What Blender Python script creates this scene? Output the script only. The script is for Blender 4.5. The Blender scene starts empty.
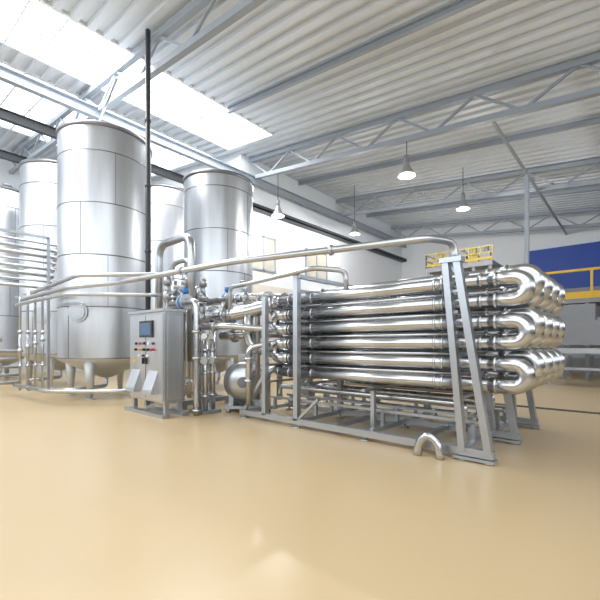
import bpy, math, random
from mathutils import Vector, Matrix
random.seed(4)
S=bpy.context.scene; COL=S.collection
try:
    S.view_settings.view_transform='Standard'
except Exception: pass
S.view_settings.exposure=0.12

# ------------------------------------------------ builder
class MB:
    def __init__(s): s.v=[]; s.f=[]; s.sm=[]
    def add(s,vs,fs,sm=False):
        o=len(s.v); s.v+= [tuple(v) for v in vs]
        for k,f in enumerate(fs):
            s.f.append([i+o for i in f]); s.sm.append(sm if isinstance(sm,bool) else sm[k])
    def box(s,c,d,R=None):
        c=Vector(c); x,y,z=[a/2 for a in d]
        vs=[Vector((i,j,k)) for i in(-x,x) for j in(-y,y) for k in(-z,z)]
        if R: vs=[R@v for v in vs]
        s.add([v+c for v in vs],[(0,1,3,2),(4,6,7,5),(0,4,5,1),(2,3,7,6),(0,2,6,4),(1,5,7,3)]); return s
    def bb(s,a,b):
        return s.box([(a[i]+b[i])/2 for i in range(3)],[abs(b[i]-a[i]) for i in range(3)])
    def beam(s,p0,p1,w,h=None):
        h=h or w; p0=Vector(p0);p1=Vector(p1);d=(p1-p0);L=d.length;d.normalize()
        up=Vector((0,0,1))
        if abs(d.z)>.95: up=Vector((0,1,0))
        a=d.cross(up).normalized(); b=a.cross(d).normalized()
        R=Matrix((d,a,b)).transposed()
        return s.box((p0+p1)/2,(L,w,h),R)
    def ibeam(s,p0,p1,w,h,t=.03):
        p0=Vector(p0);p1=Vector(p1);d=(p1-p0).normalized();up=Vector((0,0,1))
        a=d.cross(up).normalized(); b=a.cross(d).normalized()
        s.beam(p0,p1,t*.7,h)
        for k in(-1,1):
            o=b*(k*(h-t)/2); s.beam(p0+o,p1+o,w,t)
        return s
    def cyl(s,p0,p1,r,r1=None,n=20):
        r1=r if r1 is None else r1
        return s.sweep([Vector(p0),Vector(p1)],[r,r1],n)
    def sweep(s,P,rs,n=16,cap=True):
        P=[Vector(p) for p in P]; N=len(P)
        T=[]
        for i in range(N):
            t=(P[min(i+1,N-1)]-P[max(i-1,0)]); T.append(t.normalized())
        u=Vector((0,0,1)) if abs(T[0].z)<.9 else Vector((1,0,0))
        u=(u-T[0]*u.dot(T[0])).normalized(); vs=[];fs=[];sm=[]
        for i in range(N):
            u=(u-T[i]*u.dot(T[i])).normalized(); w=T[i].cross(u)
            for k in range(n):
                a=2*math.pi*k/n; vs.append(P[i]+(u*math.cos(a)+w*math.sin(a))*rs[i])
        for i in range(N-1):
            for k in range(n):
                k2=(k+1)%n; fs.append((i*n+k,i*n+k2,(i+1)*n+k2,(i+1)*n+k)); sm.append(True)
        if cap:
            fs.append(tuple(range(n-1,-1,-1))); sm.append(False)
            fs.append(tuple((N-1)*n+k for k in range(n))); sm.append(False)
        s.add(vs,fs,sm); return s
    def tube(s,pts,r,bend=None,n=14):
        pts=[Vector(p) for p in pts]; bend=bend or r*2.2; out=[pts[0]]
        for i in range(1,len(pts)-1):
            a,b,c=pts[i-1],pts[i],pts[i+1]; d1=(a-b);d2=(c-b)
            l=min(bend,d1.length*.49,d2.length*.49); d1.normalize();d2.normalize()
            if d1.dot(d2)<-.999: out.append(b); continue
            q0=b+d1*l;q1=b+d2*l
            for k in range(9):
                t=k/8; out.append(q0*(1-t)**2+b*2*t*(1-t)+q1*t*t)
        out.append(pts[-1]); return s.sweep(out,[r]*len(out),n)
    def ring(s,c,ax,r,t):
        c=Vector(c);ax=Vector(ax).normalized(); return s.cyl(c-ax*t/2,c+ax*t/2,r,n=20)
    def lathe(s,prof,c=(0,0,0),n=48,R=None,flat=False):
        c=Vector(c); vs=[];fs=[]
        for r,z in prof:
            for k in range(n):
                a=2*math.pi*k/n; v=Vector((r*math.cos(a),r*math.sin(a),z))
                if R: v=R@v
                vs.append(v+c)
        for i in range(len(prof)-1):
            for k in range(n):
                k2=(k+1)%n; fs.append((i*n+k,i*n+k2,(i+1)*n+k2,(i+1)*n+k))
        s.add(vs,fs,not flat); return s
    def ball(s,c,r,n=20,sc=(1,1,1)):
        m=n//2; c=Vector(c); vs=[];fs=[]
        for i in range(m+1):
            th=math.pi*i/m
            for k in range(n):
                a=2*math.pi*k/n; vs.append(c+Vector((sc[0]*r*math.sin(th)*math.cos(a),sc[1]*r*math.sin(th)*math.sin(a),sc[2]*r*math.cos(th))))
        for i in range(m):
            for k in range(n):
                k2=(k+1)%n; fs.append((i*n+k,(i+1)*n+k,(i+1)*n+k2,i*n+k2))
        s.add(vs,fs,True); return s
ORG={}
def meta(o,label=None,cat=None,group=None,kind=None):
    if label:o['label']=label
    if cat:o['category']=cat
    if group:o['group']=group
    if kind:o['kind']=kind
def thing(name,origin,label,cat,group=None):
    o=bpy.data.objects.new(name,None); o.location=origin; o.empty_display_size=.2; COL.objects.link(o)
    ORG[o.name]=Vector(origin); meta(o,label,cat,group); return o
def obj(name,mb,mat,parent=None,origin=None,label=None,cat=None,group=None,kind=None):
    me=bpy.data.meshes.new(name)
    O=ORG[parent.name] if parent else Vector(origin or (0,0,0))
    me.from_pydata([tuple(Vector(v)-O) for v in mb.v],[],mb.f); me.update()
    me.polygons.foreach_set('use_smooth',mb.sm)
    me.materials.append(mat)
    o=bpy.data.objects.new(name,me); COL.objects.link(o)
    if parent: o.parent=parent
    else: o.location=O
    ORG[o.name]=O
    meta(o,label,cat,group,kind); return o
def dup(o,loc=None,rz=None,label=None,parent=None,sz=None):
    n=o.copy(); COL.objects.link(n)
    if parent: n.parent=parent
    if loc is not None: n.location=loc
    if rz is not None: n.rotation_euler[2]=rz
    if sz: n.scale[2]=sz
    if label: n['label']=label
    for c in list(o.children): dup(c,parent=n)
    return n

# ------------------------------------------------ materials
def mat(name,col,rough=.5,metal=0,noise=0,nscale=5,stretch=(1,1,1),bump=0,emit=0,spec=.5):
    m=bpy.data.materials.new(name); m.use_nodes=True; nt=m.node_tree; b=nt.nodes['Principled BSDF']
    b.inputs['Base Color'].default_value=(*col,1); b.inputs['Roughness'].default_value=rough; b.inputs['Metallic'].default_value=metal
    b.inputs['Specular IOR Level'].default_value=spec
    if emit:
        b.inputs['Emission Color'].default_value=(*col,1); b.inputs['Emission Strength'].default_value=emit
    tc=nt.nodes.new('ShaderNodeTexCoord'); mp=nt.nodes.new('ShaderNodeMapping'); mp.inputs['Scale'].default_value=stretch
    nz=nt.nodes.new('ShaderNodeTexNoise'); nz.inputs['Scale'].default_value=nscale; nz.inputs['Detail'].default_value=2
    nt.links.new(tc.outputs['Object'],mp.inputs[0]); nt.links.new(mp.outputs[0],nz.inputs['Vector'])
    k=noise or .04
    cr=nt.nodes.new('ShaderNodeMixRGB'); cr.inputs[1].default_value=(*[c*(1-k) for c in col],1); cr.inputs[2].default_value=(*[min(1,c*(1+k)) for c in col],1)
    nt.links.new(nz.outputs['Fac'],cr.inputs[0]); nt.links.new(cr.outputs[0],b.inputs['Base Color'])
    if metal>0:
        mr=nt.nodes.new('ShaderNodeMapRange'); mr.inputs['To Min'].default_value=rough*(1-k); mr.inputs['To Max'].default_value=min(1,rough*(1+k))
        nt.links.new(nz.outputs['Fac'],mr.inputs[0]); nt.links.new(mr.outputs[0],b.inputs['Roughness'])
    return m
M_floor=mat('ochre_epoxy',(.555,.415,.235),.3,noise=.03,nscale=.3,spec=.5)
M_ceil=mat('corrugated_deck',(.64,.69,.75),.5,noise=.03)
M_wall=mat('white_wall',(.78,.81,.84),.7,noise=.03)
M_wallc=mat('cream_wall',(.68,.64,.56),.7)
M_wallg=mat('grey_wall',(.16,.165,.18),.7)
M_wallm=mat('grey_wall_panel',(.36,.37,.38),.6)
M_blue=mat('blue_panel',(.02,.07,.38),.5)
M_truss=mat('grey_painted_steel',(.31,.35,.40),.5)
M_beam=mat('light_grey_beam',(.42,.46,.5),.5)
M_dark=mat('dark_steel',(.05,.055,.06),.5)
M_tank=mat('tank_stainless',(.60,.62,.65),.36,1,noise=.14,nscale=2,stretch=(3,3,.35))
M_seam=mat('tank_weld_steel',(.22,.22,.23),.4,1)
M_steel=mat('polished_stainless',(.58,.59,.605),.26,1,noise=.1,nscale=6)
M_bend=mat('return_bend_stainless',(.58,.59,.60),.25,1,noise=.08,nscale=6)
M_steel2=mat('satin_stainless',(.52,.54,.56),.32,1,noise=.1,nscale=8)
M_frame=mat('frame_stainless',(.48,.51,.55),.38,.9,noise=.06)
M_tan=mat('pale_cone_steel',(.56,.58,.60),.42,.7)
M_leg=mat('leg_steel',(.55,.56,.56),.45,.5)
M_black=mat('black_plastic',(.02,.02,.022),.4)
M_white=mat('white_paint',(.85,.85,.84),.4)
M_red=mat('red_plastic',(.6,.02,.02),.4)
M_yel=mat('yellow_paint',(.66,.42,.03),.45)
M_yel2=mat('ochre_machine_paint',(.42,.31,.06),.5)
M_blueeq=mat('blue_equipment',(.05,.22,.5),.4)
M_screen=mat('screen_glass',(.05,.11,.2),.1,emit=.2)
M_lamp=mat('lamp_aluminium',(.45,.46,.47),.35,.7)
M_bulb=mat('bulb_glass',(1,.97,.9),.3,emit=1)
M_win=mat('window_pane',(.55,.52,.44),.15)
M_grey=mat('grey_machine',(.24,.25,.27),.5,.2)

# ------------------------------------------------ setting
XL,XR,Y0,Y1=-22,10,-7,24
def zb(x): return 8.2-.12*(x+12)
def zc(x): return zb(x)+.85
obj('floor',MB().bb((XL,Y0,-.2),(XR,Y1,0)),M_floor,kind='structure')
def corr(mb,x0,x1,y0,y1,p=.36,d=.085):
    prof=[];y=y0
    while y<y1-1e-6:
        prof+=[(y,0),(y+p*.45,0),(y+p*.52,d),(y+p*.93,d)]; y+=p
    prof.append((min(y,y1),0)); vs=[];fs=[]
    for (yy,dz) in prof: vs+=[(x0,yy,zc(x0)+dz),(x1,yy,zc(x1)+dz)]
    for i in range(len(prof)-1): fs.append((2*i,2*i+1,2*i+3,2*i+2))
    mb.add(vs,fs,False)
mb=MB()
SK=[(-18.6,-13.3,-3.4,9.56),(-12.2,-9.7,-3.4,9.56),(-3,7,-5.2,2.36)]  # last opening is an added skylight, out of view, letting in extra daylight
edges=[XL,-18.6,-13.3,-12.2,-9.7,-3,7,XR]
for a,b in zip(edges[:-1],edges[1:]):
    s=[q for q in SK if q[0]==a and q[1]==b]
    if s: corr(mb,a,b,Y0,s[0][2]); corr(mb,a,b,s[0][3],Y1)
    else: corr(mb,a,b,Y0,Y1)
obj('ceiling',mb,M_ceil,kind='structure')
for i,(a,b,c,d) in enumerate(SK):
    mb=MB(); y=c
    while y<d+.1:
        mb.beam((a,y,zc(a)+.05),(b,y,zc(b)+.05),.05,.08); y+=.72
    for x in(a,b,(a+b)/2): mb.beam((x,c,zc(x)+.05),(x,d,zc(x)+.05),.07,.1)
    obj('window_%d'%(i+1),mb,M_white,kind='structure')
def wallx(name,x0,x1,y0,y1,m,h=None):
    t=lambda x:(h or zc(x))
    vs=[(x0,y0,0),(x1,y0,0),(x1,y1,0),(x0,y1,0),(x0,y0,t(x0)),(x1,y0,t(x1)),(x1,y1,t(x1)),(x0,y1,t(x0))]
    mb=MB(); mb.add(vs,[(0,3,2,1),(4,5,6,7),(0,1,5,4),(1,2,6,5),(2,3,7,6),(3,0,4,7)])
    return obj(name,mb,m,kind='structure')
wallx('wall_west',-12.25,-12,10,Y1,M_wall)
wallx('wall_alcove',XL,-12.25,10,10.25,M_wall)
wallx('wall_outer',XL-.25,XL,Y0,10.25,M_wall)
wallx('wall_north',-12.25,XR,Y1,Y1+.25,M_wall)
wallx('wall_south',XL,XR,Y0-.25,Y0,M_wallg,3.2)  # unseen wall, added dark for steel reflections, open above for daylight
wallx('wall_east',XR,XR+.25,Y0-.25,Y1,M_wallg,3.6)  # also unseen, added dark and low to shape reflections on the bends
obj('trim_1',MB().bb((-4.7,23.9,4.2),(XR,23.99,6.45)),M_blue,kind='structure')
obj('trim_2',MB().bb((-11.99,10,0),(-11.95,23.9,3.9)),M_wallc,kind='structure')
obj('trim_3',MB().bb((-4.7,23.92,0),(XR,23.99,4.15)),M_wallm,kind='structure')
def win(name,y0,y1,z0,z1):
    f=MB(); x=-11.96
    f.bb((x-.03,y0,z0),(x+.03,y1,z0+.08)).bb((x-.03,y0,z1-.08),(x+.03,y1,z1))
    for yy in(y0,(y0+y1)/2,y1): f.bb((x-.03,yy-.04,z0),(x+.03,yy+.04,z1))
    w=obj(name,f,M_truss,kind='structure')
    g=MB().bb((x-.02,y0,z0),(x,y1,z1)); obj('pane',g,M_win,parent=w)
win('window_4',10.5,11.9,4.5,6.0); win('window_5',14,15.6,4.5,6.0)
def truss(y):
    t=thing('roof_truss',(-12 if y>9 else XL,y,0),'grey painted steel lattice roof truss under the corrugated deck','roof truss','roof trusses')
    x0=-12 if y>9 else XL; x1=XR
    obj('bottom_chord',MB().beam((x0,y,zb(x0)),(x1,y,zb(x1)),.14,.14),M_truss,t)
    obj('top_chord',MB().beam((x0,y,zb(x0)+.72),(x1,y,zb(x1)+.72),.14,.14),M_truss,t)
    mb=MB();n=int((x1-x0)/2.2);
    for i in range(n):
        a=x0+(x1-x0)*i/n;b=x0+(x1-x0)*(i+.5)/n;c=x0+(x1-x0)*(i+1)/n
        mb.beam((a,y,zb(a)+.7),(b,y,zb(b)),.06); mb.beam((b,y,zb(b)),(c,y,zb(c)+.7),.06)
    obj('web_bracing',mb,M_truss,t)
for y in(-1.5,4.5,10.5,16.5,22.5): truss(y)
for y in(7.5,13.5,19.5):
    x0=-12 if y>9 else -9.6
    obj('roof_purlin',MB().ibeam((x0,y,zb(x0)+.74),(XR,y,zb(XR)+.74),.1,.16,.02),M_truss,origin=(x0,y,zb(x0)+.74),label='grey steel purlin crossing below the corrugated deck',cat='beam',group='roof purlins')
def rbeam(x,y0,y1,m,dz=-.1,lab='long slim grey steel roof beam',w=.18,h=.3):
    z=zb(x)+dz; mb=MB().ibeam((x,y0,z),(x,y1,z),w,h,.02)
    obj('roof_beam',mb,m,origin=(x,y0,z),label=lab,cat='beam',group='longitudinal roof beams')
rbeam(-2.8,10.5,Y1,M_beam,-.03,w=.06,h=.09)
rbeam(-11.7,Y0,Y1,M_truss,-.15); rbeam(-14.6,Y0,9.9,M_dark,-.1,'long dark steel beam over the tanks'); rbeam(-19,Y0,9.9,M_dark,-.1,'long dark steel beam over the tanks')
mb=MB().bb((-11.95,10.3,6.9),(-11.6,23.9,6.96)).bb((-11.62,10.3,6.9),(-11.6,23.9,7.08))
obj('cable_tray',mb,M_dark,origin=(-11.8,10.3,6.9),label='dark cable tray fixed along the white wall',cat='cable tray')
mb=MB().beam((-2.8,14.6,0.01),(-2.8,14.6,zb(-2.8)-.08),.12)
mb.bb((-3.0,14.4,0),(-2.6,14.8,.03))
obj('steel_column',mb,M_truss,origin=(-2.8,14.6,0),label='grey steel column holding the roof beam',cat='column')
mb=MB()
for k in range(2): mb.bb((-3.5,9.45+k*.14,.0),(8.5,9.49+k*.14,.012))
for i in range(60): mb.bb((-3.5+i*.2,9.45,.0),(-3.47+i*.2,9.63,.01))
obj('floor_drain',mb,M_dark,origin=(-3.5,9.5,0),label='narrow dark slotted drain in the ochre floor',cat='drain')

# ------------------------------------------------ tanks
def tank(loc,H,label,rz=0,r=1.09):
    B=1.02
    t=thing('storage_tank',(0,0,0),label,'tank','tall stainless storage tanks')
    body=MB().lathe([(0,H+.16),(.4,H+.14),(.8,H+.08),(r-.03,H+.01),(r,H),(r,H-.03),(r,B)],n=64)
    obj('tank_shell',body,M_tank,t)
    obj('cone',MB().lathe([(r,B),(r-.02,B-.06),(.3,.56),(.12,.48),(0,.48)],n=64),M_tan,t,label='pale conical tank bottom')
    sm=MB()
    z=B
    while z<H-.3: sm.lathe([(r,z-.014),(r+.009,z-.009),(r+.009,z+.009),(r,z+.014)],n=64); z+=1.27
    sm.lathe([(r,H-.09),(r+.03,H-.08),(r+.03,H+.01),(r-.01,H+.02)],n=64)
    for q,a in enumerate((-1.2,-.35,-.9,-.2)):
        z0=B+1.27*q
        sm.box((math.cos(a)*r,math.sin(a)*r,min(z0+.63,H-.5)),(.012,.012,1.25),Matrix.Rotation(a,3,'Z'))
    obj('weld_seam',sm,M_seam,t)
    for k in range(4):
        a=math.pi/4+k*math.pi/2; c,s_=math.cos(a)*.93,math.sin(a)*.93
        mb=MB().cyl((c,s_,0.02),(c,s_,B+.05),.06,.15,n=16).cyl((c,s_,0),(c,s_,.03),.12,n=16)
        obj('leg',mb,M_leg,t)
    obj('outlet_pipe',MB().tube([(0,0,.5),(0,0,.25),(.5,-1.2,.25)],.05),M_steel2,t)
    obj('top_nozzle',MB().cyl((.35,0,H+.05),(.35,0,H+.3),.12).ring((.35,0,H+.3),(0,0,1),.16,.05),M_steel2,t)
    a=-.95; c,s_=math.cos(a),math.sin(a)
    mb=MB().ring((c*r,s_*r,2.15),(c,s_,0),.25,.06).ring((c*r,s_*r,2.15),(c,s_,0),.2,.1)
    obj('manway_door',mb,M_steel2,t)
    t.location=loc; t.rotation_euler[2]=rz; return t
t1=tank((-10.82,4.33,0),6.78,'tall brushed stainless steel tank with conical bottom on legs',0,1.13)
tank((-10.22,7.6,0),6.55,'tall stainless steel tank standing before the white wall',.5)
dup(t1,(-14.7,4.39,0),.2,'stainless steel tank in the second row of tanks',sz=1.05)
dup(t1,(-18.6,3.5,0),.4,'stainless steel tank in the rear row behind the pipes',sz=1.06)
dup(t1,(-14.5,8.1,0),1,'stainless steel tank half hidden between two others',sz=1.1)

# ------------------------------------------------ heat exchanger
hx=thing('tubular_heat_exchanger',(-3.2,5.9,0),'large rack of polished stainless tubes with stacked return bends','heat exchanger')
PIT=.25
rows=[.875+PIT*j for j in range(6)]; NC=9; CS=.27; cols=[4.92+CS*k for k in range(NC)]
def off(ci): return (.1 if ci%2 else 0)
def part_inst(name,mb,m,loc,cache={}):
    if name not in cache:
        me=bpy.data.meshes.new(name); me.from_pydata(mb.v,[],mb.f); me.update(); me.polygons.foreach_set('use_smooth',mb.sm); me.materials.append(m); cache[name]=me
    o=bpy.data.objects.new(name.split('#')[0],cache[name]); COL.objects.link(o); o.parent=hx
    o.location=Vector(loc)-ORG[hx.name]; return o
tmb=MB().cyl((-4.8,0,0),(-1.1,0,0),.08,n=28)
for x in(-4.55,-4.4,-4.05,-1.98,-1.88,-1.42): tmb.ring((x,0,0),(1,0,0),.094,.028)
def ubend(sgn,R):
    P=[Vector((-sgn*.22,0,0)),Vector((0,0,0))]
    for k in range(17):
        a=math.pi*k/16; P.append(Vector((sgn*(.02+.13*math.sin(a)),0,PIT/2-PIT/2*math.cos(a))))
    P+=[Vector((0,0,PIT)),Vector((-sgn*.22,0,PIT))]
    m=MB().sweep(P,[R]*len(P),24)
    for z in(0,PIT): m.ring((-sgn*.16,0,z),(1,0,0),R+.012,.03)
    return m
ur=ubend(1,.092);ul=ubend(-1,.088)
slim=MB().cyl((-4.7,0,0),(-1.65,0,0),.024,n=12)
for ci,y in enumerate(cols):
    for j,z in enumerate(rows):
        z+=off(ci)
        part_inst('tube',tmb,M_steel,(0,y,z))
        if j%2==0: part_inst('return_bend',ur,M_bend,(-1.1+(.05 if ci%2 else 0),y,z))
        if j%2==1 and j<5: part_inst('return_bend#l',ul,M_bend,(-4.82-(.05 if ci%2 else 0),y,z))
for j in range(5):
    part_inst('slim_tube',slim,M_steel,(0,cols[0]+.01,rows[j]+PIT/2-.012))
for k in range(0,NC-1,2):
    for z in(rows[0],rows[5]):
        o=cols[k];P=[Vector((-4.8,o,z))]
        for q in range(9):
            a=math.pi*q/8;P.append(Vector((-4.82-.16*math.sin(a),o+CS/2-CS/2*math.cos(a),z+off(1)*q/8)))
        P.append(Vector((-4.8,o+CS,z+off(1)))); obj('cross_bend',MB().sweep(P,[.076]*len(P),18),M_steel,hx)
for y in(4.68,5.9,7.2):
    zt=2.38 if y!=5.9 else .7
    obj('upright',MB().beam((-1.56,y,0.1),(-1.56-.2*zt/2.38,y,zt),.075,.11),M_frame,hx)
    obj('slanted_brace',MB().beam((-1.27,y,0.09),(-1.27-.36*zt/2.38,y,zt),.08,.1),M_frame,hx)
    obj('base_plate',MB().bb((-1.66,y-.08,0.02),(-1.2,y+.08,.05)),M_frame,hx)
    if y!=5.9:
        obj('cap_plate',MB().bb((-1.82,y-.07,2.34),(-1.56,y+.07,2.40)),M_frame,hx)
        for x in(-4.2,-4.95):
            obj('upright',MB().bb((x-.045,y-.045,.12),(x+.045,y+.045,2.5 if x>-4.5 else 2.2)),M_frame,hx)
    else:
        for x in(-4.2,-4.95): obj('upright',MB().bb((x-.045,y-.045,.12),(x+.045,y+.045,.7)),M_frame,hx)
    obj('base_rail',MB().bb((-5.6,y-.045,.06),(-1.22,y+.045,.15)),M_frame,hx)
    obj('diagonal_strut',MB().beam((-5.5,y,.15),(-4.98,y,.8),.06),M_frame,hx)
    if y!=5.9: obj('diagonal_strut',MB().beam((-4.15,y,.15),(-3.75,y,.5),.045),M_frame,hx)
    for x in(-5.5,-4.2,-2.9,-1.56,-1.27):
        obj('levelling_foot',MB().cyl((x,y,.0),(x,y,.02),.07).cyl((x,y,.02),(x,y,.08),.02),M_steel2,hx)
for x in(-5.52,-4.2,-3.5,-2.9,-2.2,-1.56):
    obj('cross_rail',MB().bb((x-.035,4.72,.07),(x+.035,7.15,.14)),M_frame,hx)
for x in(-4.2,-4.95,-2.95,-1.66):
    for j,z in enumerate([.70]+[a+PIT/2 for a in rows]):
        if x==-2.95 and j: continue
        obj('support_bar',MB().bb((x-.03,4.7,z-.018),(x+.03,7.18,z+.018)),M_frame,hx)
for y in(4.98,7.0):
    for x in(-2.95,): obj('centre_post',MB().bb((x-.03,y-.03,.13),(x+.03,y+.03,.7)),M_frame,hx)
for yy in(5.15,5.6,6.3,6.7):
    obj('drip_rail',MB().bb((-5.3,yy,.34),(-1.5,yy+.05,.38)),M_frame,hx)
    for x in(-5.2,-4.2,-2.9,-1.6): obj('stub_post',MB().bb((x-.025,yy,.13),(x+.025,yy+.05,.35)),M_frame,hx)
for yy,z,r in((5.3,.56,.045),(6.0,.53,.06),(6.6,.57,.045)):
    obj('drain_pipe',MB().tube([(-5.2,yy,.3),(-5.2,yy,z),(-1.75,yy,z),(-1.75,yy,.2)],r),M_steel,hx)
obj('top_rail',MB().bb((-4.2,4.65,2.44),(-4.12,7.2,2.5)),M_frame,hx)
P=[]
for k in range(15):
    a=math.pi*k/14; P.append(Vector((-1.9-.14*math.cos(a),4.5,.0+.25*math.sin(a))))
obj('spare_pipe_bend',MB().sweep(P,[.052]*len(P),18),M_steel,origin=(-1.9,4.5,0),label='loose stainless pipe bend standing on the floor',cat='pipe bend')

# ------------------------------------------------ pipes
def pipe(pts,r,lab,m=None,bend=None,fl=(),parent=None):
    m=m or M_steel2
    mb=MB().tube(pts,r,bend)
    for c,ax in fl: mb.ring(c,ax,r*1.5,.05)
    if parent: return obj('process_pipe',mb,m,parent)
    return obj('process_pipe',mb,m,origin=pts[0],label=lab,cat='pipe')
sk=thing('valve_skid',(-7.9,4.9,0),'stainless steel process skid with pipes, valves and filters','process skid')
pipe([(-12.2,2.95,2.74),(-9.0,3.0,2.84),(-7.95,3.9,2.86),(-7.6,4.35,2.86)],.045,'straight stainless pipe crossing before the big tank',bend=.2)
pipe([(-12.2,2.62,2.40),(-9.2,2.85,2.44),(-8.2,4.1,2.46),(-7.98,4.4,2.46)],.04,'lower stainless pipe crossing before the big tank',bend=.2)
pipe([(-12.3,2.6,.3),(-10.0,2.75,.3),(-9.0,3.6,.3),(-8.65,4.35,.3)],.05,'stainless pipe running low along the floor past the tank legs',bend=.25,fl=[((-11.2,2.67,.3),(1,.07,0))])
pipe([(-12.2,2.75,2.55),(-9.3,2.9,2.6),(-8.4,3.6,2.69),(-4.95,3.9,2.69),(-2.0,4.8,2.72),(-1.85,5.2,2.72),(-1.85,5.2,2.4)],.05,'long overhead stainless pipe leading to the tube rack',bend=.15,fl=[((-6.2,3.79,2.69),(1,.08,0)),((-3.3,4.41,2.705),(1,.3,0))])
pipe([(-8.5,4.6,1.0),(-8.5,4.6,3.7),(-7.15,4.6,3.7),(-7.15,4.6,1.0)],.085,'',bend=.35,parent=sk)
pipe([(-8.2,4.75,1.0),(-8.2,4.75,3.25),(-7.4,4.75,3.25),(-7.4,4.75,1.0)],.055,'',bend=.3,parent=sk)
pipe([(-7.1,4.7,1.95),(-5.95,4.7,1.93),(-5.35,5.0,2.05),(-4.85,5.2,2.2)],.14,'',M_steel,bend=.35,fl=[((-6.5,4.7,1.94),(1,0,0)),((-6.0,4.7,1.935),(1,0,0)),((-5.2,5.1,2.08),(.8,.5,.1))],parent=hx)
pipe([(-5.6,4.85,1.97),(-5.6,4.85,1.35),(-5.3,5.1,1.2),(-4.9,5.19,1.2)],.1,'',M_steel,bend=.25,fl=[((-5.6,4.85,1.6),(0,0,1))],parent=hx)
pipe([(-6.6,5.0,1.55),(-5.9,5.0,1.55),(-5.5,5.4,1.6),(-4.85,5.46,1.63)],.1,'',M_steel,bend=.25,fl=[((-6.2,5.0,1.55),(1,0,0))],parent=hx)
pipe([(-7.1,4.95,2.28),(-5.7,4.95,2.28),(-5.2,5.2,2.25),(-4.85,5.2,2.22)],.08,'',M_steel,fl=[((-6.0,4.95,2.28),(1,0,0))],parent=hx)
pipe([(-6.4,4.35,1.7),(-5.7,4.4,1.7),(-5.3,4.7,1.66),(-4.9,4.92,1.63)],.06,'',M_steel,fl=[((-6.0,4.38,1.7),(1,0,0))],parent=hx)
pipe([(-5.9,4.65,1.95),(-5.9,4.65,2.46),(-5.3,4.6,2.46),(-3.8,4.62,2.55),(-3.4,4.93,2.5),(-3.4,4.93,2.2)],.04,'',bend=.12,parent=hx)
pipe([(-5.5,5.0,.3),(-5.5,5.0,2.3),(-5.15,5.0,2.3)],.05,'',parent=hx)
pipe([(-5.4,5.5,.3),(-5.4,5.5,1.2),(-4.9,5.46,1.13)],.06,'',parent=hx)
pipe([(-5.65,5.4,.0),(-5.65,5.4,.85),(-5.2,5.9,.87),(-4.9,6.0,.87)],.07,'',M_steel,parent=hx)
pipe([(-5.3,4.6,.25),(-5.3,4.6,1.3),(-5.1,4.8,1.36),(-4.9,4.92,1.38)],.055,'',M_steel,fl=[((-5.3,4.6,.7),(0,0,1)),((-5.3,4.6,1.1),(0,0,1))],parent=hx)
for x,y,z in((-5.42,4.75,.85),(-6.05,4.6,1.95),(-5.75,4.9,2.28),(-6.7,4.55,1.9)):
    h=.35 if z<1.5 else .3
    obj('hand_valve',MB().cyl((x,y,z-(.45 if z<1.5 else 0)),(x,y,z+h),.04).ball((x,y,z),.1).ring((x,y,z+h),(0,0,1),.1,.03),M_steel2,hx)
mb=MB().cyl((-8.45,4.3,0),(-8.45,4.3,zb(-8.45)+.8),.055,n=16)
for z in(2,3.5,5,6.5): mb.ring((-8.45,4.3,z),(0,0,1),.07,.06)
obj('drop_conduit',mb,M_dark,origin=(-8.45,4.3,0),label='dark vertical pipe dropping from the roof',cat='pipe')
t=thing('pipe_bank',(-12.7,2.0,0),'bank of horizontal stainless pipes on a support frame before the tanks','pipes')
for i in range(8):
    z=4.25-i*.18
    obj('horizontal_pipe',MB().tube([(-12.75,-1.5,z),(-12.75,3.75-.03*i,z),(-13.1,3.8-.03*i,z)],.032+.015*(i%3)),M_steel2,t)
for i in range(4):
    y=2.72+i*.17
    obj('vertical_pipe',MB().tube([(-12.3,y,.15),(-12.3,y,2.6+.1*i),(-12.7,y,2.65+.1*i)],.03),M_steel2,t)
    obj('pipe_valve',MB().cyl((-12.3,y,.78),(-12.3,y,1.75),.038).ball((-12.3,y,1.2+.1*i),.07).ring((-12.3,y,.8),(0,0,1),.06,.05).ring((-12.3,y,1.7),(0,0,1),.06,.05),M_steel2,t)
for i in range(5):
    obj('low_pipe',MB().tube([(-13.2,-.9,.35+i*.21),(-12.9,1.2,.35+i*.21),(-12.35,2.7,.35+i*.21)],.04),M_steel2,t)
for i in range(3):
    x,y=-12.7+.1*i,1.5+.4*i
    obj('manifold_valve',MB().cyl((x,y,.25),(x,y,1.45),.035).ball((x,y,.8),.09).ring((x,y,1.5),(0,0,1),.08,.14),M_steel2,t)
for y in(.6,3.45):
    obj('post',MB().bb((-12.62,y-.035,0),(-12.55,y+.035,4.4)),M_frame,t)
    obj('arm',MB().bb((-13.0,y-.04,2.9),(-12.55,y+.04,2.94)),M_frame,t)
obj('top_rail',MB().bb((-12.62,.6,4.35),(-12.55,3.45,4.42)),M_frame,t)
pipe([(-10.75,4.0,6.95),(-9.4,4.0,7.75)],.035,'thin straight pipe rising from the tank top')

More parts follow.
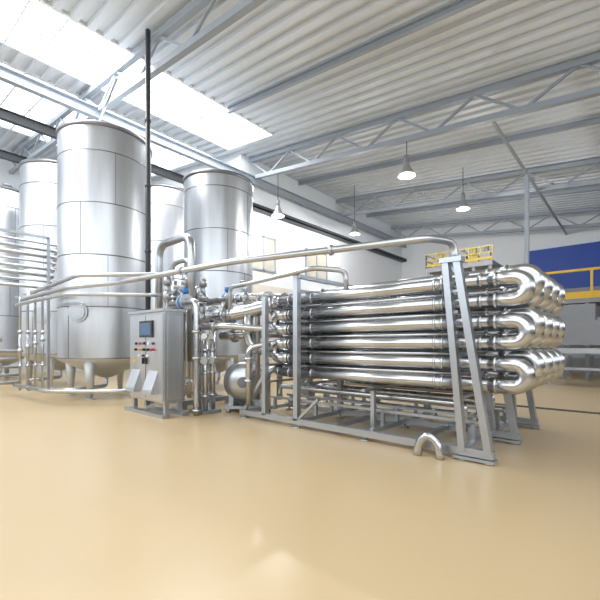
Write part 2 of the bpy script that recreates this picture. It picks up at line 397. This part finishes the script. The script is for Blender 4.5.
# ------------------------------------------------ valves and skid
def bvalve(x,y,z,s,lab):
    t=thing('butterfly_valve',(x,y,z),lab,'valve','blue valves on the feed pipes')
    obj('valve_body',MB().ring((x,y,z),(1,0,0),.16*s,.1*s).cyl((x,y,z),(x,y,z+.24*s),.04*s).ring((x,y,z+.25*s),(0,0,1),.08*s,.1*s),M_blueeq,t)
    obj('flange',MB().ring((x-.07*s,y,z),(1,0,0),.17*s,.035),M_steel2,t)
    obj('flange',MB().ring((x+.07*s,y,z),(1,0,0),.17*s,.035),M_steel2,t)
bvalve(-6.75,4.2,2.2,.9,'blue butterfly valve with stainless flanges')
bvalve(-6.35,4.95,2.28,.85,'blue butterfly valve with stainless flanges')
pipe([(-7.3,4.2,2.2),(-6.35,4.2,2.2),(-6.35,4.2,.3),(-6.35,4.2,.0)],.06,'stainless pipe carrying the blue valve down to the floor',M_steel,bend=.15,fl=[((-6.35,4.2,1.6),(0,0,1)),((-6.35,4.2,1.1),(0,0,1)),((-6.35,4.2,.1),(0,0,1))])
obj('base_frame',MB().bb((-8.6,4.4,.08),(-7.1,4.48,.18)).bb((-8.6,5.5,.08),(-7.1,5.58,.18)).bb((-8.6,4.48,.08),(-8.5,5.5,.18)).bb((-7.2,4.48,.08),(-7.1,5.5,.18)),M_frame,sk)
for x,y in((-8.55,4.44),(-7.15,4.44),(-8.55,5.54),(-7.15,5.54)):
    obj('leg',MB().bb((x-.04,y-.04,0),(x+.04,y+.04,.1)),M_frame,sk)
for x,y,h in((-7.7,4.9,2.9),(-8.0,5.1,2.6),(-7.95,4.5,2.5),(-7.65,4.5,2.75),(-7.3,5.0,2.45),(-8.35,5.2,3.2),(-7.25,4.45,2.3)):
    mb=MB().cyl((x,y,.15),(x,y,h),.055)
    for z in(.5,1.45,2.1,2.4): 
        if z<h: mb.ring((x,y,z),(0,0,1),.085,.04)
    obj('riser_pipe',mb,M_steel,sk)
for x,y,z in((-7.7,4.9,2.85),(-8.0,5.1,2.55),(-7.95,4.5,2.45),(-7.65,4.5,2.2),(-7.3,5.0,2.4),(-7.25,4.45,2.25)):
    mb=MB().ball((x,y,z),.12).cyl((x,y,z),(x,y,z+.3),.05).ring((x,y,z+.33),(0,0,1),.085,.16)
    obj('valve_actuator',mb,M_steel2,sk)
    obj('actuator_cap',MB().cyl((x,y,z+.4),(x,y,z+.46),.07),M_white,sk)
for z,a,b in((2.1,-8.4,-7.2),(2.3,-8.3,-7.2),(2.6,-8.5,-7.15),(2.9,-8.4,-7.4)):
    obj('cross_pipe',MB().tube([(a,5.1,z-.2),(a,5.1,z),(b,4.75,z),(b,4.75,z-.25)],.045),M_steel,sk)
fl=thing('filter_column',(-6.5,4.5,0),'vertical stainless filter columns and valves beside the cabinet','filter')
obj('base',MB().bb((-6.75,4.3,0),(-6.3,4.75,.06)),M_frame,fl)
FC=((-6.6,4.42,1.75,.06),(-6.48,4.66,1.8,.06),(-6.38,4.42,1.55,.05))
for x,y,h,r in FC:
    mb=MB().cyl((x,y,.05),(x,y,h),r)
    for z in(.35,.8,1.25,h-.02): mb.ring((x,y,z),(0,0,1),r*1.5,.05)
    obj('column_pipe',mb,M_steel,fl)
    obj('valve_body',MB().ball((x,y,1.05),.09).cyl((x,y,1.05),(x+.08,y-.08,1.05),.035).ring((x+.1,y-.1,1.05),(1,-1,0),.07,.06),M_steel2,fl)
    obj('gauge',MB().cyl((x,y,1.42),(x+.08,y-.08,1.5),.015).ring((x+.09,y-.09,1.52),(1,-1,0),.055,.03),M_white,fl)

def pump(c,s,ang,lab,mm):
    t=thing('centrifugal_pump',(0,0,0),lab,'pump','centrifugal pumps')
    R=Matrix.Rotation(math.pi/2,3,'X')
    obj('motor_housing',MB().lathe([(0,.55),(.12,.54),(.22,.51),(.3,.45),(.33,.38),(.33,-.25),(.3,-.32),(0,-.32)],(0,.15,.5),n=40,R=R),mm,t)
    mb=MB()
    for k in (0,5): mb.lathe([(.33,-.18+k*.1),(.345,-.17+k*.1),(.345,-.13+k*.1),(.33,-.12+k*.1)],(0,.15,.5),n=36,R=R)
    obj('clamp_band',mb,M_grey,t)
    obj('cover_flange',MB().ring((0,-.4,.5),(0,1,0),.09,.06).cyl((0,-.4,.5),(0,-.5,.5),.05),M_grey,t)
    obj('terminal_box',MB().bb((-.12,-.05,.8),(.12,.25,.95)),M_steel2,t)
    obj('volute',MB().lathe([(0,-.1),(.2,-.1),(.26,-.06),(.26,.08),(.2,.16),(0,.16)],(0,.55,.5),n=32,R=R).cyl((0.12,.55,.6),(.12,.55,1.0),.06).ring((.12,.55,1.0),(0,0,1),.1,.04),M_steel2,t)
    obj('base_plate',MB().bb((-.3,-.35,0.06),(.3,.65,.11)).bb((-.25,-.25,.1),(-.18,.45,.3)).bb((.18,-.25,.1),(.25,.45,.3)),M_frame,t)
    for x in(-.25,.25):
        for y in(-.3,.6): obj('foot',MB().cyl((x,y,0),(x,y,.07),.04),M_frame,t)
    t.location=c;t.scale=(s,s,s);t.rotation_euler[2]=ang; return t
pump((-6.2,5.3,0),1.22,.75,'large stainless pump with rounded motor cover standing on feet',M_tank)
pump((-13.6,1.9,0),.75,1.2,'small blue motor pump standing below the pipe bank',M_blueeq)

# ------------------------------------------------ control cabinet
cb=thing('control_cabinet',(-7.2,3.9,0),'stainless steel control cabinet with touch screen, buttons and vent hoods','control cabinet')
x0,x1,y0,y1=-7.94,-6.57,3.67,4.05
obj('body',MB().bb((x0,y0,.26),(x1,y1,1.98)).bb((x0-.03,y0-.05,1.98),(x1+.03,y1+.03,2.03)),M_steel2,cb)
for x in(x0+.06,x1-.06):
    for y in(y0+.06,y1-.06): obj('leg',MB().bb((x-.04,y-.04,.06),(x+.04,y+.04,.27)),M_frame,cb)
obj('plinth',MB().bb((x0-.1,y0-.1,0.0),(x1+.1,y0+.04,.07)).bb((x0-.1,y1-.06,0.0),(x1+.1,y1+.06,.07)),M_frame,cb)
d=obj('door',MB().bb((x0+.03,y0-.03,.3),(x0+.68,y0,1.93)).bb((x0+.7,y0-.03,.3),(x1-.03,y0,1.93)),M_tank,cb)
def sub(name,mb,m,lab=None):
    o=obj(name,mb,m,cb,label=lab); o.parent=d; return o
yf=y0-.03
sub('touch_screen',MB().bb((-7.45,yf-.03,1.5),(-6.95,yf,1.82)),M_black)
sub('screen_glass',MB().bb((-7.41,yf-.035,1.54),(-6.99,yf-.029,1.78)),M_screen)
for i in range(5):
    x=-7.62+i*.17
    sub('push_button',MB().cyl((x,yf,1.38),(x,yf-.03,1.38),.025),[M_black,M_red,M_black,M_white,M_black][i])
for i in range(5):
    x=-7.62+i*.17
    sub('selector_switch',MB().cyl((x,yf,1.26),(x,yf-.03,1.26),.024).bb((x-.008,yf-.05,1.235),(x+.008,yf-.03,1.285)),[M_black,M_yel,M_black,M_black,M_red][i])
for i in range(3):
    x=-7.5+i*.17
    sub('indicator_light',MB().cyl((x,yf,1.14),(x,yf-.03,1.14),.022),[M_white,M_black,M_white][i])
mb=MB(); mb.add([(-7.78,yf-.004,1.0),(-7.64,yf-.004,1.0),(-7.71,yf-.004,1.13),(-7.78,yf,1.0),(-7.64,yf,1.0),(-7.71,yf,1.13)],[(0,1,2),(3,5,4),(0,3,4,1),(1,4,5,2),(2,5,3,0)])
sub('warning_sign',mb,M_yel)
for x in(-7.65,-6.95):
    mb=MB(); a,b=x-.18,x+.18
    mb.add([(a,yf,.42),(b,yf,.42),(a,yf,.86),(b,yf,.86),(a,yf-.14,.42),(b,yf-.14,.42),(a,yf-.13,.5),(b,yf-.13,.5)],[(2,3,7,6),(6,7,5,4),(0,2,6,4),(1,5,7,3),(0,4,5,1)])
    sub('vent_hood',mb,M_tank)
for x in(-7.32,-7.2): sub('door_handle',MB().bb((x-.012,yf-.04,.98),(x+.012,yf,1.1)),M_black)
obj('side_panel',MB().bb((x1,y0+.05,.32),(x1+.012,y1-.05,1.9)),M_tank,cb)

# ------------------------------------------------ lamps
def lamp(x,y,z,tz):
    t=thing('pendant_lamp',(x,y,z),'bell-shaped aluminium pendant lamp hanging from the roof truss','lamp','pendant industrial lamps')
    obj('lamp_shade',MB().lathe([(.06,.4),(.09,.37),(.11,.25),(.2,.1),(.25,0),(.24,0),(.19,.09),(.09,.2)],(x,y,z),n=32),M_lamp,t)
    obj('socket',MB().cyl((x,y,z+.37),(x,y,z+.6),.07),M_grey,t)
    obj('cord',MB().cyl((x,y,z+.55),(x,y,tz),.015,n=8),M_dark,t)
    obj('bulb',MB().ball((x,y,z+.16),.07),M_bulb,t)
    l=bpy.data.lights.new('lamp_light','POINT'); l.energy=220; l.shadow_soft_size=.04
    lo=bpy.data.objects.new('lamp_light',l); lo.location=(x,y,z-.1); COL.objects.link(lo)
lamp(-10.4,10.5,6.3,zb(-10.4)); lamp(-5.1,10.5,6.3,zb(-5.1)); lamp(-10,15.2,6.55,zc(-10)); lamp(-5.1,15.3,6.6,zc(-5.1))

# ------------------------------------------------ far mezzanines
def mezz(x0,x1,y0,y1,z,lab,n,h,w,m,k=4):
    t=thing('raised_walkway',((x0+x1)/2,(y0+y1)/2,0),lab,'walkway')
    obj('deck',MB().bb((x0,y0,z-.2),(x1,y1,z)),M_grey,t)
    mb=MB()
    for a,b,kk in(((x0,y0),(x1,y0),n),((x0,y0),(x0,y1),2)):
        mb.beam((*a,z+h),(*b,z+h),w); mb.beam((*a,z+.1),(*b,z+.1),.03,.26 if w>.06 else .12)
        if w<=.06: mb.beam((*a,z+h*.55),(*b,z+h*.55),w)
        for i in range(kk+1):
            px=a[0]+(b[0]-a[0])*i/kk;py=a[1]+(b[1]-a[1])*i/kk; mb.beam((px,py,z),(px,py,z+h),w*.9)
    obj('yellow_railing',mb,m,t)
    for i in range(k+1):
        x=x0+.1+(x1-x0-.2)*i/k
        for y in(y0+.1,y1-.1): obj('support_post',MB().bb((x-.06,y-.06,0),(x+.06,y+.06,z-.2)),M_grey,t)
    for zz in(z*.3,z*.5,z*.72): obj('cross_beam',MB().bb((x0,y0+.06,zz),(x1,y0+.14,zz+.12)),M_truss,t)
mezz(-7.3,-4.5,17,19,4.85,'high steel walkway with yellow guard rail',6,.6,.045,M_yel2)
mezz(-3.1,4.0,18,20,3.15,'grey steel walkway with bright yellow guard rail',4,1.05,.09,M_yel,9)
def machine(c,s,lab,m):
    t=thing('filling_machine',c,lab,'machine')
    x,y,z=c; a,b,h=s
    obj('housing',MB().bb((x-a/2,y-b/2,h*.5),(x+a/2,y+b/2,h*.8)).bb((x-a*.3,y-b*.3,h*.8),(x+a*.2,y+b*.3,h)),m,t)
    for i in(-1,1):
        for j in(-1,1): obj('leg',MB().bb((x+i*a*.42-.05,y+j*b*.4-.05,0),(x+i*a*.42+.05,y+j*b*.4+.05,h*.51)),M_frame,t)
    obj('conveyor',MB().bb((x-a*.6,y-b*.7,h*.4),(x+a*.6,y-b*.48,h*.46)),M_frame,t)
    obj('conveyor',MB().bb((x-a*.6,y-b*.7,h*.2),(x+a*.6,y-b*.48,h*.23)),M_frame,t)
machine((-1.5,16,0),(2.2,1.2,2.7),'grey conveyor machine below the yellow walkway',M_grey)
machine((2.5,16,0),(2.5,1.2,2.1),'satin steel conveyor machine below the yellow walkway',M_steel2)
machine((-1.6,21.5,0),(3.4,1.5,3.9),'tall grey machine housing standing before the blue wall',M_grey)
for i,x in enumerate((-7.0,-6.5,-6.0,-5.5,-5.0)):
    t=thing('drive_unit',(x,18,4.85),'small yellow and grey drive unit on the high walkway','machine','drive units on the walkway')
    obj('unit_body',MB().bb((x-.2,17.8,4.85),(x+.2,18.2,5.3+.1*(i%3))),M_yel2 if i%2 else M_grey,t); obj('unit_motor',MB().cyl((x,18,5.3),(x,18,5.65),.1),M_yel2 if i%3==0 else M_grey,t)

# ------------------------------------------------ light
w=bpy.data.worlds.new('sky'); S.world=w; w.use_nodes=True
bg=w.node_tree.nodes['Background']; bg.inputs[0].default_value=(.90,.95,1,1); bg.inputs[1].default_value=2.8
def area(n,loc,rot,sx,sy,p,col=(1,1,1)):
    l=bpy.data.lights.new(n,'AREA'); l.shape='RECTANGLE'; l.size=sx;l.size_y=sy;l.energy=p;l.color=col
    o=bpy.data.objects.new(n,l); o.location=loc;o.rotation_euler=rot; COL.objects.link(o)
area('skylight_glow',(-11,3,zc(-10.8)+.4),(0,0,0),2.4,12,1500)

cam=bpy.data.cameras.new('camera'); co=bpy.data.objects.new('camera',cam); COL.objects.link(co)
co.location=(0,0,1.35); co.rotation_euler=(math.pi/2,0,math.atan2(.662,.75))
cam.sensor_width=36; cam.lens=36*384/600; cam.shift_y=.075; cam.clip_end=200
S.camera=co
